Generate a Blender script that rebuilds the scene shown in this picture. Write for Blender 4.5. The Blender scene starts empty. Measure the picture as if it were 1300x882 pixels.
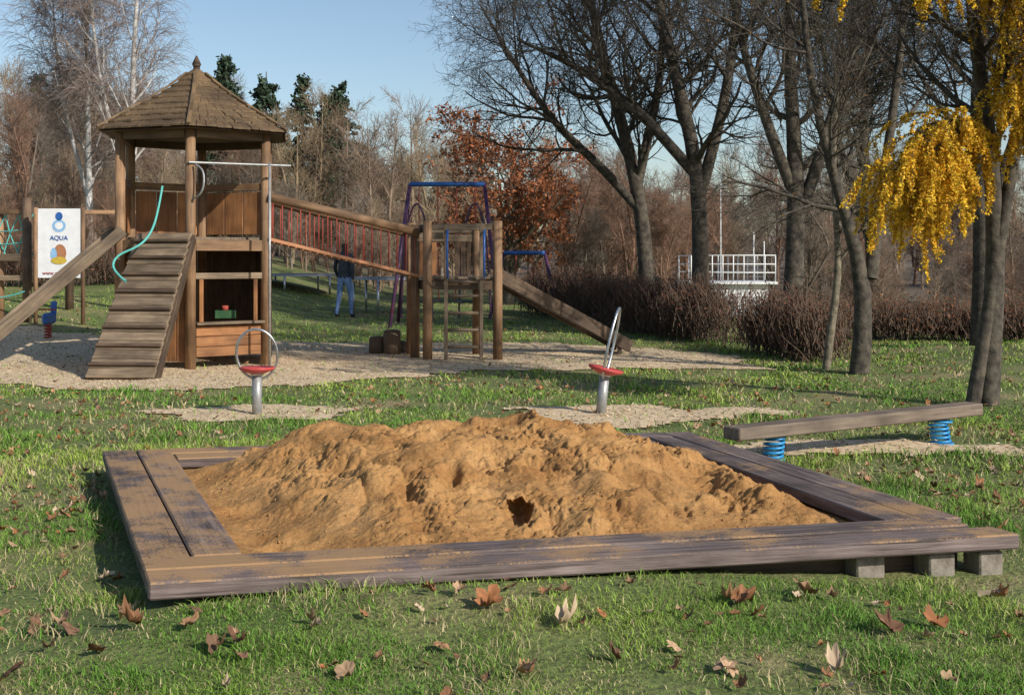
import bpy, math, numpy as np
from mathutils import Vector, Matrix
rng=np.random.default_rng(7)
S=bpy.context.scene
COL=S.collection
# ------------------------------------------------------------------ noise
def _h(ix,iy,s):
    v=np.sin(ix*127.1+iy*311.7+s*74.7)*43758.5453
    return v-np.floor(v)
def vn(x,y,s=0):
    xi=np.floor(x);yi=np.floor(y);fx=x-xi;fy=y-yi
    fx=fx*fx*(3-2*fx);fy=fy*fy*(3-2*fy)
    return (_h(xi,yi,s)*(1-fx)+_h(xi+1,yi,s)*fx)*(1-fy)+(_h(xi,yi+1,s)*(1-fx)+_h(xi+1,yi+1,s)*fx)*fy
def fbm(x,y,o=4,s=0):
    r=0;a=.5;t=0
    for i in range(o):
        r=r+a*vn(x*2**i+i*13.7,y*2**i-i*7.3,s+i);t+=a;a*=.5
    return r/t
def ss(a,b,x):
    t=np.clip((x-a)/(b-a),0,1);return t*t*(3-2*t)
# ------------------------------------------------------------------ terrain
def T(x,y):
    x=np.asarray(x,float);y=np.asarray(y,float)
    yy=np.maximum(y-19.5,0);yy=np.minimum(yy,22)
    z=yy*(0.018+0.06*ss(3,10,-x))
    z=z+.125*np.exp(-((x+.25-.2*(y-5.2))/1.5)**4-((y-5.15-.23*(x+1.5))/.62)**2)
    z=z+.35*np.exp(-((x-8.5)/2.2)**2-((y-18)/3.)**2)
    z=z+ss(62,150,y)*(4+3*ss(0,60,-x))
    z=z-ss(22,34,y)*ss(6,12,x)*1.2*(1-ss(45,70,y))
    return z
def Tz(x,y): return float(T(x,y))
# ------------------------------------------------------------------ mesh helpers
def mk(name,verts,faces,mat,parent=None,M=None,smooth=False,bevel=0):
    me=bpy.data.meshes.new(name)
    me.from_pydata([tuple(v) for v in verts],[],faces);me.update()
    if mat: me.materials.append(mat)
    o=bpy.data.objects.new(name,me);COL.objects.link(o)
    if M is not None:o.matrix_world=M
    if parent:o.parent=parent
    if smooth:
        me.polygons.foreach_set("use_smooth",[True]*len(me.polygons))
    if bevel:
        b=o.modifiers.new("b",'BEVEL');b.width=bevel;b.segments=1;b.limit_method='ANGLE'
    return o
def mkn(name,V,F,mat,parent=None,col=None,smooth=False):
    V=np.asarray(V,np.float32).reshape(-1,3);F=np.asarray(F,np.int32);n,k=F.shape
    me=bpy.data.meshes.new(name)
    me.vertices.add(len(V));me.vertices.foreach_set("co",V.ravel())
    me.loops.add(n*k);me.loops.foreach_set("vertex_index",F.ravel())
    me.polygons.add(n);me.polygons.foreach_set("loop_start",np.arange(0,n*k,k,dtype=np.int32))
    if smooth: me.polygons.foreach_set("use_smooth",np.ones(n,bool))
    me.update(calc_edges=True)
    if col is not None:
        c=me.color_attributes.new(name="Col",type='FLOAT_COLOR',domain='POINT')
        cc=np.ones((len(V),4),np.float32);cc[:,:3]=col;c.data.foreach_set("color",cc.ravel())
    me.validate()
    me.materials.append(mat)
    o=bpy.data.objects.new(name,me);COL.objects.link(o)
    if parent:o.parent=parent
    return o
def empty(name,loc=(0,0,0)):
    o=bpy.data.objects.new(name,None);o.empty_display_size=.2;COL.objects.link(o);return o
def frame(p1,p2,up=(0,0,1)):
    p1=Vector(p1);p2=Vector(p2);d=(p2-p1);L=d.length;d.normalize()
    u=Vector(up)
    if abs(d.dot(u))>.98:u=Vector((0,1,0))
    x=d.cross(u).normalized();y=d.cross(x).normalized()*-1
    M=Matrix(((x.x,y.x,d.x,p1.x),(x.y,y.y,d.y,p1.y),(x.z,y.z,d.z,p1.z),(0,0,0,1)))
    return M,L
def beam(name,p1,p2,w,h,mat,parent=None,up=(0,0,1),bevel=.006):
    M,L=frame(p1,p2,up)
    v=[(sx*w/2,sy*h/2,z) for z in(0,L) for sx,sy in((-1,-1),(1,-1),(1,1),(-1,1))]
    f=[(0,3,2,1),(4,5,6,7),(0,1,5,4),(1,2,6,5),(2,3,7,6),(3,0,4,7)]
    return mk(name,v,f,mat,parent,M,bevel=bevel)
def cyl(name,p1,p2,r1,mat,parent=None,r2=None,n=14,dome=0):
    if r2 is None:r2=r1
    M,L=frame(p1,p2)
    rings=[(0,r1),(L,r2)] if not dome else [(0,r1),(L-dome,r2),(L-dome*.3,r2*.8),(L,r2*.35)]
    v=[];f=[]
    for z,r in rings:
        for i in range(n):
            a=2*math.pi*i/n;v.append((r*math.cos(a),r*math.sin(a),z))
    k=len(rings)
    for j in range(k-1):
        for i in range(n):
            f.append((j*n+i,j*n+(i+1)%n,(j+1)*n+(i+1)%n,(j+1)*n+i))
    f.append(tuple(range(n-1,-1,-1)));f.append(tuple(range((k-1)*n,k*n)))
    o=mk(name,v,f,mat,parent,M)
    for p in o.data.polygons:
        if len(p.vertices)==4:p.use_smooth=True
    return o
def curve(name,pts,r,mat,parent=None,cyclic=False,res=8):
    c=bpy.data.curves.new(name,'CURVE');c.dimensions='3D';c.bevel_depth=r;c.bevel_resolution=2;c.resolution_u=res
    s=c.splines.new('NURBS');s.points.add(len(pts)-1)
    for i,p in enumerate(pts):s.points[i].co=(*p,1)
    s.order_u=3;s.use_endpoint_u=not cyclic;s.use_cyclic_u=cyclic
    c.materials.append(mat)
    o=bpy.data.objects.new(name,c);COL.objects.link(o)
    if parent:o.parent=parent
    return o
# ------------------------------------------------------------------ materials
def base(name):
    m=bpy.data.materials.new(name);m.use_nodes=True;nt=m.node_tree
    b=nt.nodes['Principled BSDF'];return m,nt,b
def N(nt,t,**k):
    n=nt.nodes.new(t)
    for a,v in k.items():setattr(n,a,v)
    return n
def ramp(nt,stops):
    r=N(nt,'ShaderNodeValToRGB');e=r.color_ramp.elements
    while len(e)<len(stops):e.new(.5)
    for i,(p,c) in enumerate(stops):e[i].position=p;e[i].color=(*c,1)
    return r
def wood(name,c1,c2,c3=None,rough=.75,grain=1,sand=False,bump=.35):
    m,nt,b=base(name);L=nt.links.new
    tc=N(nt,'ShaderNodeTexCoord');oi=N(nt,'ShaderNodeObjectInfo')
    mul=N(nt,'ShaderNodeMath',operation='MULTIPLY');mul.inputs[1].default_value=37;L(oi.outputs['Random'],mul.inputs[0])
    add=N(nt,'ShaderNodeVectorMath',operation='ADD');L(tc.outputs['Object'],add.inputs[0]);L(mul.outputs[0],add.inputs[1])
    mp=N(nt,'ShaderNodeMapping');mp.inputs['Scale'].default_value=(22*grain,22*grain,1.3*grain);L(add.outputs[0],mp.inputs[0])
    n1=N(nt,'ShaderNodeTexNoise');n1.inputs['Scale'].default_value=1.6;n1.inputs['Detail'].default_value=7;n1.inputs['Roughness'].default_value=.65;L(mp.outputs[0],n1.inputs[0])
    n2=N(nt,'ShaderNodeTexNoise');n2.inputs['Scale'].default_value=2.3;n2.inputs['Detail'].default_value=4;L(add.outputs[0],n2.inputs[0])
    r=ramp(nt,[(.28,c1),(.5,c2),(.75,c3 or c2)]);L(n1.outputs[0],r.inputs[0])
    mx=N(nt,'ShaderNodeMix',data_type='RGBA',blend_type='MULTIPLY');mx.inputs[0].default_value=.9
    r2=ramp(nt,[(.3,(.42,.40,.38)),(.65,(1.12,1.1,1.07))]);L(n2.outputs[0],r2.inputs[0])
    L(r.outputs[0],mx.inputs[6]);L(r2.outputs[0],mx.inputs[7])
    hv=N(nt,'ShaderNodeHueSaturation');mr=N(nt,'ShaderNodeMapRange');mr.inputs[3].default_value=.72;mr.inputs[4].default_value=1.22
    L(oi.outputs['Random'],mr.inputs[0]);L(mr.outputs[0],hv.inputs['Value']);L(mx.outputs[2],hv.inputs['Color'])
    out=hv.outputs[0]
    if sand:
        # fine dark drying cracks along the grain
        mpc=N(nt,'ShaderNodeMapping');mpc.inputs['Scale'].default_value=(55,55,.9);L(add.outputs[0],mpc.inputs[0])
        nc=N(nt,'ShaderNodeTexNoise');nc.inputs['Scale'].default_value=1.;nc.inputs['Detail'].default_value=2;L(mpc.outputs[0],nc.inputs[0])
        rc=ramp(nt,[(.33,(.25,.22,.2)),(.40,(1,1,1))]);L(nc.outputs[0],rc.inputs[0])
        mc=N(nt,'ShaderNodeMix',data_type='RGBA',blend_type='MULTIPLY');mc.inputs[0].default_value=.9;L(out,mc.inputs[6]);L(rc.outputs[0],mc.inputs[7]);out=mc.outputs[2]
        g=N(nt,'ShaderNodeNewGeometry');sx=N(nt,'ShaderNodeSeparateXYZ');L(g.outputs['Normal'],sx.inputs[0])
        n3=N(nt,'ShaderNodeTexNoise');n3.inputs['Scale'].default_value=2.3;n3.inputs['Detail'].default_value=5;n3.inputs['Roughness'].default_value=.6;L(g.outputs['Position'],n3.inputs[0])
        n4=N(nt,'ShaderNodeTexNoise');n4.inputs['Scale'].default_value=70;n4.inputs['Detail'].default_value=6;n4.inputs['Roughness'].default_value=.85;L(g.outputs['Position'],n4.inputs[0])
        a=N(nt,'ShaderNodeMath',operation='MULTIPLY_ADD');L(n4.outputs[0],a.inputs[0]);a.inputs[1].default_value=.8;L(n3.outputs[0],a.inputs[2])
        ps=N(nt,'ShaderNodeSeparateXYZ');L(g.outputs['Position'],ps.inputs[0])
        mr2=N(nt,'ShaderNodeMapRange');mr2.inputs[1].default_value=1.2;mr2.inputs[2].default_value=-2.;mr2.inputs[3].default_value=-.03;mr2.inputs[4].default_value=.09;L(ps.outputs[0],mr2.inputs[0])
        a2=N(nt,'ShaderNodeMath',operation='ADD');L(a.outputs[0],a2.inputs[0]);L(mr2.outputs[0],a2.inputs[1])
        rr=ramp(nt,[(.90,(0,0,0)),(1.0,(.85,.85,.85))]);L(a2.outputs[0],rr.inputs[0])
        mm=N(nt,'ShaderNodeMath',operation='MULTIPLY');L(rr.outputs[0],mm.inputs[0])
        cl=N(nt,'ShaderNodeMath',operation='GREATER_THAN');cl.inputs[1].default_value=.7;L(sx.outputs[2],cl.inputs[0]);L(cl.outputs[0],mm.inputs[1])
        ms=N(nt,'ShaderNodeMix',data_type='RGBA');L(mm.outputs[0],ms.inputs[0]);L(out,ms.inputs[6]);ms.inputs[7].default_value=(.38,.22,.095,1);out=ms.outputs[2]
    L(out,b.inputs['Base Color']);b.inputs['Roughness'].default_value=rough
    bp=N(nt,'ShaderNodeBump');bp.inputs['Strength'].default_value=bump;bp.inputs['Distance'].default_value=.01;L(n1.outputs[0],bp.inputs['Height']);L(bp.outputs[0],b.inputs['Normal'])
    return m
def noisy(name,c1,c2,scale=8,rough=.8,bump=.3,dist=.02,metal=0,stops=None,detail=6):
    m,nt,b=base(name);L=nt.links.new
    tc=N(nt,'ShaderNodeTexCoord');n=N(nt,'ShaderNodeTexNoise');n.inputs['Scale'].default_value=scale;n.inputs['Detail'].default_value=detail;n.inputs['Roughness'].default_value=.6
    L(tc.outputs['Object'],n.inputs[0]);r=ramp(nt,stops or [(.35,c1),(.65,c2)]);L(n.outputs[0],r.inputs[0]);L(r.outputs[0],b.inputs['Base Color'])
    b.inputs['Roughness'].default_value=rough;b.inputs['Metallic'].default_value=metal
    if bump:
        bp=N(nt,'ShaderNodeBump');bp.inputs['Strength'].default_value=bump;bp.inputs['Distance'].default_value=dist;L(n.outputs[0],bp.inputs['Height']);L(bp.outputs[0],b.inputs['Normal'])
    return m
def colmat(name,transl=.3,rough=.7):
    m,nt,b=base(name);L=nt.links.new
    a=N(nt,'ShaderNodeAttribute');a.attribute_name='Col'
    L(a.outputs['Color'],b.inputs['Base Color']);b.inputs['Roughness'].default_value=rough
    b.inputs['Specular IOR Level'].default_value=.25
    if transl:
        t=N(nt,'ShaderNodeBsdfTranslucent');L(a.outputs['Color'],t.inputs[0]);mx=N(nt,'ShaderNodeMixShader');mx.inputs[0].default_value=transl
        L(b.outputs[0],mx.inputs[1]);L(t.outputs[0],mx.inputs[2]);L(mx.outputs[0],nt.nodes['Material Output'].inputs[0])
    return m
log_m=wood("log_wood",(.14,.078,.04),(.26,.15,.078),(.37,.235,.125))
plank_m=wood("weathered_plank",(.11,.078,.05),(.21,.15,.095),(.33,.25,.17))
panel_m=wood("varnished_panel",(.20,.08,.028),(.34,.15,.055),(.42,.21,.08))
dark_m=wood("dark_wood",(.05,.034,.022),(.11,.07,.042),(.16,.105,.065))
roof_m=wood("shingle_wood",(.09,.055,.028),(.19,.12,.058),(.28,.185,.09))
rim_m=wood("sandbox_rim_wood",(.05,.036,.034),(.14,.105,.096),(.27,.215,.2),sand=True,bump=.7)
beam_m=wood("seesaw_wood",(.12,.09,.065),(.25,.19,.14),(.34,.27,.2))
steel_m=noisy("galvanised_steel",(.4,.41,.43),(.6,.61,.63),30,.35,.05,metal=.85)
grey_m=noisy("grey_post_metal",(.25,.25,.25),(.36,.36,.35),20,.45,.1,metal=.4)
red_m=noisy("red_seat_plastic",(.42,.045,.04),(.5,.07,.06),12,.5,.1)
blue_m=noisy("blue_paint",(.02,.09,.32),(.03,.13,.4),10,.4,.1)
spring_m=noisy("blue_spring_paint",(.02,.2,.45),(.03,.28,.55),10,.4,.1)
teal_m=noisy("teal_rope",(.07,.36,.32),(.14,.5,.44),60,.8,.3)
redrope_m=noisy("red_rope",(.3,.04,.03),(.4,.08,.05),60,.8,.3)
orange_m=noisy("orange_board",(.36,.15,.07),(.44,.2,.09),20,.6,.1)
white_m=noisy("white_paint",(.7,.7,.7),(.8,.8,.79),6,.5,.05)
conc_m=noisy("concrete",(.15,.125,.10),(.30,.26,.21),14,.9,.6)
black_m=noisy("black_mat",(.02,.02,.022),(.04,.04,.045),20,.7,.1)
bark_m=noisy("bark",(.03,.024,.019),(.11,.09,.065),9,.95,.8,.03)
bark2_m=noisy("light_bark",(.09,.075,.05),(.24,.2,.14),9,.95,.8,.03)
birch_m=noisy("birch_bark",(.25,.22,.2),(.6,.57,.53),3,.8,.3)
btwig_m=noisy("birch_twigs",(.2,.145,.12),(.34,.26,.22),3,.9,0)
# damp sand: large damp patches x grain
sand_m,nt,b=base("sand");L=nt.links.new
g=N(nt,'ShaderNodeNewGeometry')
s1=N(nt,'ShaderNodeTexNoise');s1.inputs['Scale'].default_value=2.6;s1.inputs['Detail'].default_value=6;s1.inputs['Roughness'].default_value=.65;L(g.outputs['Position'],s1.inputs[0])
s2=N(nt,'ShaderNodeTexNoise');s2.inputs['Scale'].default_value=55;s2.inputs['Detail'].default_value=8;s2.inputs['Roughness'].default_value=.75;L(g.outputs['Position'],s2.inputs[0])
ra=ramp(nt,[(.32,(.30,.145,.05)),(.5,(.40,.215,.08)),(.68,(.49,.28,.115))]);L(s1.outputs[0],ra.inputs[0])
rb=ramp(nt,[(.3,(.72,.68,.62)),(.7,(1.22,1.22,1.22))]);L(s2.outputs[0],rb.inputs[0])
mx=N(nt,'ShaderNodeMix',data_type='RGBA',blend_type='MULTIPLY');mx.inputs[0].default_value=1;L(ra.outputs[0],mx.inputs[6]);L(rb.outputs[0],mx.inputs[7])
L(mx.outputs[2],b.inputs['Base Color']);b.inputs['Roughness'].default_value=.95;b.inputs['Specular IOR Level'].default_value=.2
bp=N(nt,'ShaderNodeBump');bp.inputs['Strength'].default_value=.9;bp.inputs['Distance'].default_value=.012;L(s2.outputs[0],bp.inputs['Height']);L(bp.outputs[0],b.inputs['Normal'])
leafc=colmat("leaf_colours",.25);grassc=colmat("grass_blades",0);dryc=colmat("dry_leaves",0);chipc=colmat("wood_chips",0);conc_=colmat("conifer_needles",0)
# ------------------------------------------------------------------ layout
A=np.array([-1.52,5.27]);B=np.array([2.50,6.2]);C=np.array([1.40,9.95]);D=np.array([-2.9,8.93]);RZ=.20
def inpoly(x,y,poly):
    r=np.zeros(x.shape,bool);n=len(poly)
    for i in range(n):
        x1,y1=poly[i];x2,y2=poly[(i+1)%n]
        c=((y1>y)!=(y2>y))&(x<(x2-x1)*(y-y1)/(y2-y1+1e-12)+x1);r^=c
    return r
chipsA=[(-12,17.2),(-9,16.3),(-6.6,15.6),(-4.2,14.9),(-3.2,15.0),(-2.2,15.6),(-.6,17.4),(1.6,18.0),(3.8,17.6),(3.4,20.2),(1.7,22.3),(-.5,22.6),(-3,22.5),(-5.0,23.0),(-7.5,22.5),(-12,26)]
def ell(cx,cy,a,b):return [(cx+a*math.cos(t)*(1+.13*math.sin(3*t+cx)+.07*math.sin(5*t)),cy+b*math.sin(t)*(1+.1*math.cos(4*t))) for t in np.linspace(0,2*math.pi,40)[:-1]]
chips=[chipsA,ell(-2.5,12.8,1.1,.8),ell(1.3,12.6,1.3,.8),ell(2.9,10.35,1.2,.42)]
def inchips(x,y,j=.18):
    xx=x+(fbm(x*1.7,y*1.7,3,5)-.5)*j*5;yy=y+(fbm(x*1.7,y*1.7,3,9)-.5)*j*5
    r=np.zeros(x.shape,bool)
    for p in chips:r|=inpoly(xx,yy,p)
    return r
def terr(x,y):return T(x,y)+(fbm(x*1.3,y*1.3,4,3)-.5)*.06*ss(60,20,y)
# ------------------------------------------------------------------ ground
gx=np.concatenate([-np.geomspace(600,14,30),np.arange(-13.6,13.7,.2),np.geomspace(14,600,30)])
gy=np.concatenate([[-60,-30,-15,-6,-2,0,1.5],np.arange(2.5,30,.2),np.arange(30,170,2.5),np.geomspace(175,900,14)])
X,Y=np.meshgrid(gx,gy);Z=terr(X,Y)
nx,ny=len(gx),len(gy)
idx=np.arange(nx*ny).reshape(ny,nx)
F=np.stack([idx[:-1,:-1],idx[:-1,1:],idx[1:,1:],idx[1:,:-1]],-1).reshape(-1,4)
m,nt,b=base("ground_soil_grass");L=nt.links.new
g=N(nt,'ShaderNodeNewGeometry')
n1=N(nt,'ShaderNodeTexNoise');n1.inputs['Scale'].default_value=.9;n1.inputs['Detail'].default_value=8;n1.inputs['Roughness'].default_value=.7;L(g.outputs['Position'],n1.inputs[0])
n2=N(nt,'ShaderNodeTexNoise');n2.inputs['Scale'].default_value=35;n2.inputs['Detail'].default_value=6;L(g.outputs['Position'],n2.inputs[0])
r1=ramp(nt,[(.3,(.08,.13,.02)),(.5,(.15,.18,.05)),(.66,(.30,.235,.12))]);L(n1.outputs[0],r1.inputs[0])
r2=ramp(nt,[(.3,(.5,.5,.45)),(.7,(1.2,1.2,1.1))]);L(n2.outputs[0],r2.inputs[0])
mx=N(nt,'ShaderNodeMix',data_type='RGBA',blend_type='MULTIPLY');mx.inputs[0].default_value=1;L(r1.outputs[0],mx.inputs[6]);L(r2.outputs[0],mx.inputs[7])
sp=N(nt,'ShaderNodeSeparateXYZ');L(g.outputs['Position'],sp.inputs[0])
mr=N(nt,'ShaderNodeMapRange');mr.inputs[1].default_value=38;mr.inputs[2].default_value=60;L(sp.outputs[1],mr.inputs[0])
m2=N(nt,'ShaderNodeMix',data_type='RGBA');L(mr.outputs[0],m2.inputs[0]);L(mx.outputs[2],m2.inputs[6])
r3=ramp(nt,[(.3,(.08,.058,.04)),(.7,(.18,.135,.1))]);L(n1.outputs[0],r3.inputs[0]);L(r3.outputs[0],m2.inputs[7])
L(m2.outputs[2],b.inputs['Base Color']);b.inputs['Roughness'].default_value=.95
bp=N(nt,'ShaderNodeBump');bp.inputs['Strength'].default_value=.7;bp.inputs['Distance'].default_value=.03;L(n2.outputs[0],bp.inputs['Height']);L(bp.outputs[0],b.inputs['Normal'])
mkn("ground",np.stack([X,Y,Z],-1),F,m,smooth=True)
cx=np.arange(-12,4.8,.08);cy=np.arange(9.6,26,.08);X,Y=np.meshgrid(cx,cy);inn=inchips(X,Y)
idx=np.arange(X.size).reshape(X.shape)
F=np.stack([idx[:-1,:-1],idx[:-1,1:],idx[1:,1:],idx[1:,:-1]],-1).reshape(-1,4)
keep=inn.ravel()[F].all(1)
Fk=F[keep];u,inv=np.unique(Fk,return_inverse=True)
V=np.stack([X.ravel(),Y.ravel(),terr(X,Y).ravel()+.012],-1)[u]
chip_m=noisy("chip_ground",(.2,.14,.09),(.5,.4,.28),30,.95,.5,.015,stops=[(.3,(.40,.28,.16)),(.5,(.60,.455,.285)),(.7,(.70,.56,.37))],detail=8)
mkn("wood_chip_ground",V,inv.reshape(-1,4),chip_m)
n=60000
y=rng.uniform(9.6,25,n);x=rng.uniform(-11,4.8,n);k=inchips(x,y,.2)
x=x[k];y=y[k];n=len(x)
c=np.stack([x,y,terr(x,y)+.018],-1)
a=rng.uniform(0,6.28,n);Lh=rng.uniform(.010,.028,n)[:,None];W=rng.uniform(.004,.010,n)[:,None]
d=np.stack([np.cos(a),np.sin(a),rng.normal(0,.2,n)],-1);e=np.stack([-np.sin(a),np.cos(a),rng.normal(0,.2,n)],-1)
V=np.stack([c-d*Lh-e*W,c+d*Lh-e*W,c+d*Lh+e*W,c-d*Lh+e*W],1)
cc=np.array([.67,.52,.33])*rng.uniform(.5,1.2,n)[:,None]
mkn("wood_chips",V,np.arange(4*n).reshape(n,4),chipc,col=np.repeat(cc,4,0))
# ------------------------------------------------------------------ grass blades
box_out=[A,B,C,D]
def grass(n,y0,y1,p,h,w):
    t=rng.random(n);y=(y0**(1-p)+t*(y1**(1-p)-y0**(1-p)))**(1/(1-p))
    x=rng.uniform(-1,1,n)*(y*.47+1.3)
    k=~inpoly(x,y,box_out)
    ic=inchips(x,y);k&=(~ic)|(rng.random(n)<.07)
    dens=fbm(x*1.1,y*1.1,4,21)
    k&=rng.random(n)<np.clip((.66-dens)*5+.2,.14,1)
    wr=np.exp(-((y-(5.1+.23*(x+1.5)))/.22)**2)*ss(-.9,-.3,x)*(1-ss(1.0,1.6,x))
    k&=rng.random(n)>wr*.8
    x=x[k];y=y[k];n=len(x)
    sc=np.clip(y/6,1,3.2)
    clump=fbm(x*5,y*5,2,31);tuft=fbm(x*2.2,y*2.2,3,37)
    hh=h*rng.uniform(.4,1.25,n)*(.2+1.1*clump+.9*ss(.5,.72,tuft))*np.minimum(sc,1.4);ww=w*rng.uniform(.6,1.3,n)*sc
    a=rng.uniform(0,6.28,n);la=rng.uniform(0,6.28,n);ln=hh*rng.uniform(.2,1.7,n)
    b0=np.stack([x,y,terr(x,y)-.004],-1)
    dx=np.stack([np.cos(a)*ww,np.sin(a)*ww,0*x],-1)
    lean=np.stack([np.cos(la)*ln,np.sin(la)*ln,0*x],-1);up=np.stack([0*x,0*x,hh],-1)
    V=np.stack([b0-dx,b0+dx,b0+lean*.35+up*.65+dx*.7,b0+lean*.35+up*.65-dx*.7,b0+lean+up*.9],1)
    i=np.arange(n)[:,None]*5
    F=np.concatenate([i+np.array([0,1,2]),i+np.array([0,2,3]),i+np.array([3,2,4])],0)
    q=ss(.3,.7,fbm(x*.8,y*.8,3,44));r=rng.random(n)
    col=np.array([.10,.21,.025])*(1-q[:,None])+np.array([.25,.34,.055])*q[:,None]
    col=col*rng.uniform(.6,1.45,n)[:,None]
    st=r<(.09+.45*ss(.46,.66,dens[k]))
    col[st]=np.array([.46,.38,.20])*rng.uniform(.5,1.2,st.sum())[:,None]
    return V,F,col
V1,F1,c1=grass(260000,3.6,9,1.6,.042,.0020)
V2,F2,c2=grass(170000,9,36,1.8,.04,.0025)
V=np.concatenate([V1.reshape(-1,3),V2.reshape(-1,3)]);F=np.concatenate([F1,F2+len(V1)*5])
mkn("grass",V,F,grassc,col=np.repeat(np.concatenate([c1,c2]),5,0))
# ------------------------------------------------------------------ fallen leaves
fix=np.array([(-1.93,5.11),(-1.85,5.16),(-1.8,5.08),(-1.58,4.77),(-1.05,4.82),(-1.28,4.96),(-.1,5.22),(.21,5.06),(.98,5.39),(.79,4.66),(1.3,5.55),(1.54,5.15),(1.77,5.25),(1.2,4.68),(-.6,4.58),(2.17,5.7),(-1.95,6.05),(-1.84,4.6),(-.08,5.25),(.93,5.41),(-1.5,5.0),(0.05,4.6),(2.2,5.68),(-1.12,4.78)])
n=8000
y=(3.9**-.3+rng.random(n)*(32**-.3-3.9**-.3))**(1/-.3)
x=rng.uniform(-1,1,n)*(y*.47+1)
cl=fbm(x*.6,y*.6,3,77)
k=(rng.random(n)<np.clip((cl-.36)*4,.1,1))&~inpoly(x,y,box_out)
k&=(y>7)|(rng.random(n)<.17)
k&=~(inchips(x,y)&(rng.random(n)<.85))
x=np.concatenate([fix[:,0],x[k]]);y=np.concatenate([fix[:,1],y[k]]);n=len(x)
sz=rng.uniform(.02,.048,n);sz[:len(fix)]=rng.uniform(.055,.085,len(fix))
ang=np.radians([0,14,28,45,62,80,100,125,150,168,180,192,210,235,260,280,298,315,332,346]);rad=np.array([1,.78,.62,.85,.9,.6,.74,.8,.5,.42,.3,.42,.5,.8,.74,.6,.9,.85,.62,.78])
radn=rad[None]*rng.uniform(.7,1.15,(n,len(rad)))
tx=np.concatenate([np.zeros((n,1)),.5*radn*np.cos(ang),radn*np.cos(ang)],1);ty=np.concatenate([np.zeros((n,1)),.5*radn*np.sin(ang),radn*np.sin(ang)],1);nv=tx.shape[1];K=len(ang)
cv=rng.uniform(-.4,1.5,n)[:,None];cv2=rng.uniform(-.4,1.9,n)[:,None]
lx=tx*(1-.3*np.abs(cv)*tx**2);ly=ty*(1-.38*np.abs(cv2)*ty**2)
lz=.65*cv*tx**2+.8*cv2*ty**2+rng.normal(0,.09,(n,nv))
t1=rng.normal(0,.35,n)[:,None];t2=rng.normal(0,.35,n)[:,None];lz=lz+t1*lx+t2*ly
a=rng.uniform(0,6.28,n)[:,None];s=sz[:,None]
V=np.stack([x[:,None]+s*(lx*np.cos(a)-ly*np.sin(a)),y[:,None]+s*(lx*np.sin(a)+ly*np.cos(a)),terr(x,y)[:,None]+.018+np.clip(sz[:,None]*.22,0,.03)+s*lz],-1)
i=np.arange(n)[:,None,None]*nv
tri=[]
for j in range(K):
    j2=(j+1)%K;tri+=[[0,1+j,1+j2],[1+j,1+K+j,1+K+j2],[1+j,1+K+j2,1+j2]]
F=(i+np.array(tri)[None]).reshape(-1,3)
pal=np.array([[.40,.22,.11],[.48,.31,.18],[.28,.13,.06],[.18,.09,.05],[.5,.37,.24],[.36,.15,.06],[.25,.14,.08]])
col=pal[rng.integers(0,7,n)]*rng.uniform(.7,1.1,n)[:,None]
cv=np.repeat(col,nv,0).reshape(n,nv,3)*rng.uniform(.65,1.2,(n,nv,1))
mkn("fallen_leaves",V,F,dryc,col=cv.reshape(-1,3))
# ------------------------------------------------------------------ sandbox
sb=empty("sandbox")
def prism(name,q,zt,th,mat,parent,zoff=(0,0,0,0)):
    q=[np.array(p,float) for p in q]
    d=(q[1]-q[0]);d=d/np.linalg.norm(d)
    M=Matrix(((-d[1],0,d[0],q[0][0]),(d[0],0,d[1],q[0][1]),(0,1,0,zt),(0,0,0,1)))
    Mi=M.inverted()
    top=[Mi@Vector((p[0],p[1],zt+zoff[i])) for i,p in enumerate(q)];bot=[Mi@Vector((p[0],p[1],zt+zoff[i]-th)) for i,p in enumerate(q)]
    return mk(name,top+bot,[(0,1,2,3),(7,6,5,4),(0,4,5,1),(1,5,6,2),(2,6,7,3),(3,7,4,0)],mat,parent,M,bevel=.008)
def unit(v):return v/np.linalg.norm(v)
def inset(P0,P1,P2,P3,d):
    pts=[P0,P1,P2,P3];out=[]
    for i in range(4):
        p=pts[i];a=unit(pts[(i+1)%4]-p);b_=unit(pts[i-1]-p);s=abs(a[0]*b_[1]-a[1]*b_[0])
        out.append(p+(a+b_)*d/s)
    return out
Q1=inset(A,B,C,D,.22);Q1b=inset(A,B,C,D,.228);Q2=inset(A,B,C,D,.45)
AB=unit(B-A)
def onl(p,d,q,e):
    M_=np.array([d,-e]).T;t=np.linalg.solve(M_,q-p);return p+t[0]*d
AD=unit(D-A);BC=unit(C-B);DC=unit(C-D)
prism("front_board_outer",[A,B,onl(Q1[1],AB,B,BC),onl(Q1[0],AB,A,AD)],RZ,.075,rim_m,sb,(0,.004,-.003,.003))
prism("front_board_inner",[onl(Q1b[0],AB,A,AD),onl(Q1b[1],AB,B-AB*.12,BC),onl(Q2[1],AB,B-AB*.12,BC),onl(Q2[0],AB,A,AD)],RZ+.005,.07,rim_m,sb,(0,.006,0,-.004))
prism("left_board_outer",[onl(Q2[0]+.006*AD,AB,D,AD),D,onl(Q1[3],AD,D,DC),onl(Q1[0],AD,Q2[0]+.006*AD,AB)],RZ-.003,.07,rim_m,sb)
prism("left_board_inner",[onl(Q1b[0],AD,Q2[0]+.006*AD,AB),onl(Q1b[3],AD,Q1b[3],DC),onl(Q2[3],AD,Q1b[3],DC),onl(Q2[0],AD,Q2[0]+.006*AD,AB)],RZ+.003,.07,rim_m,sb)
prism("right_board_outer",[onl(Q2[1]+.006*BC,AB,B,BC),C,onl(Q1[2],BC,C,DC),onl(Q1[1],BC,Q2[1]+.006*BC,AB)],RZ-.003,.07,rim_m,sb)
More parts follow.
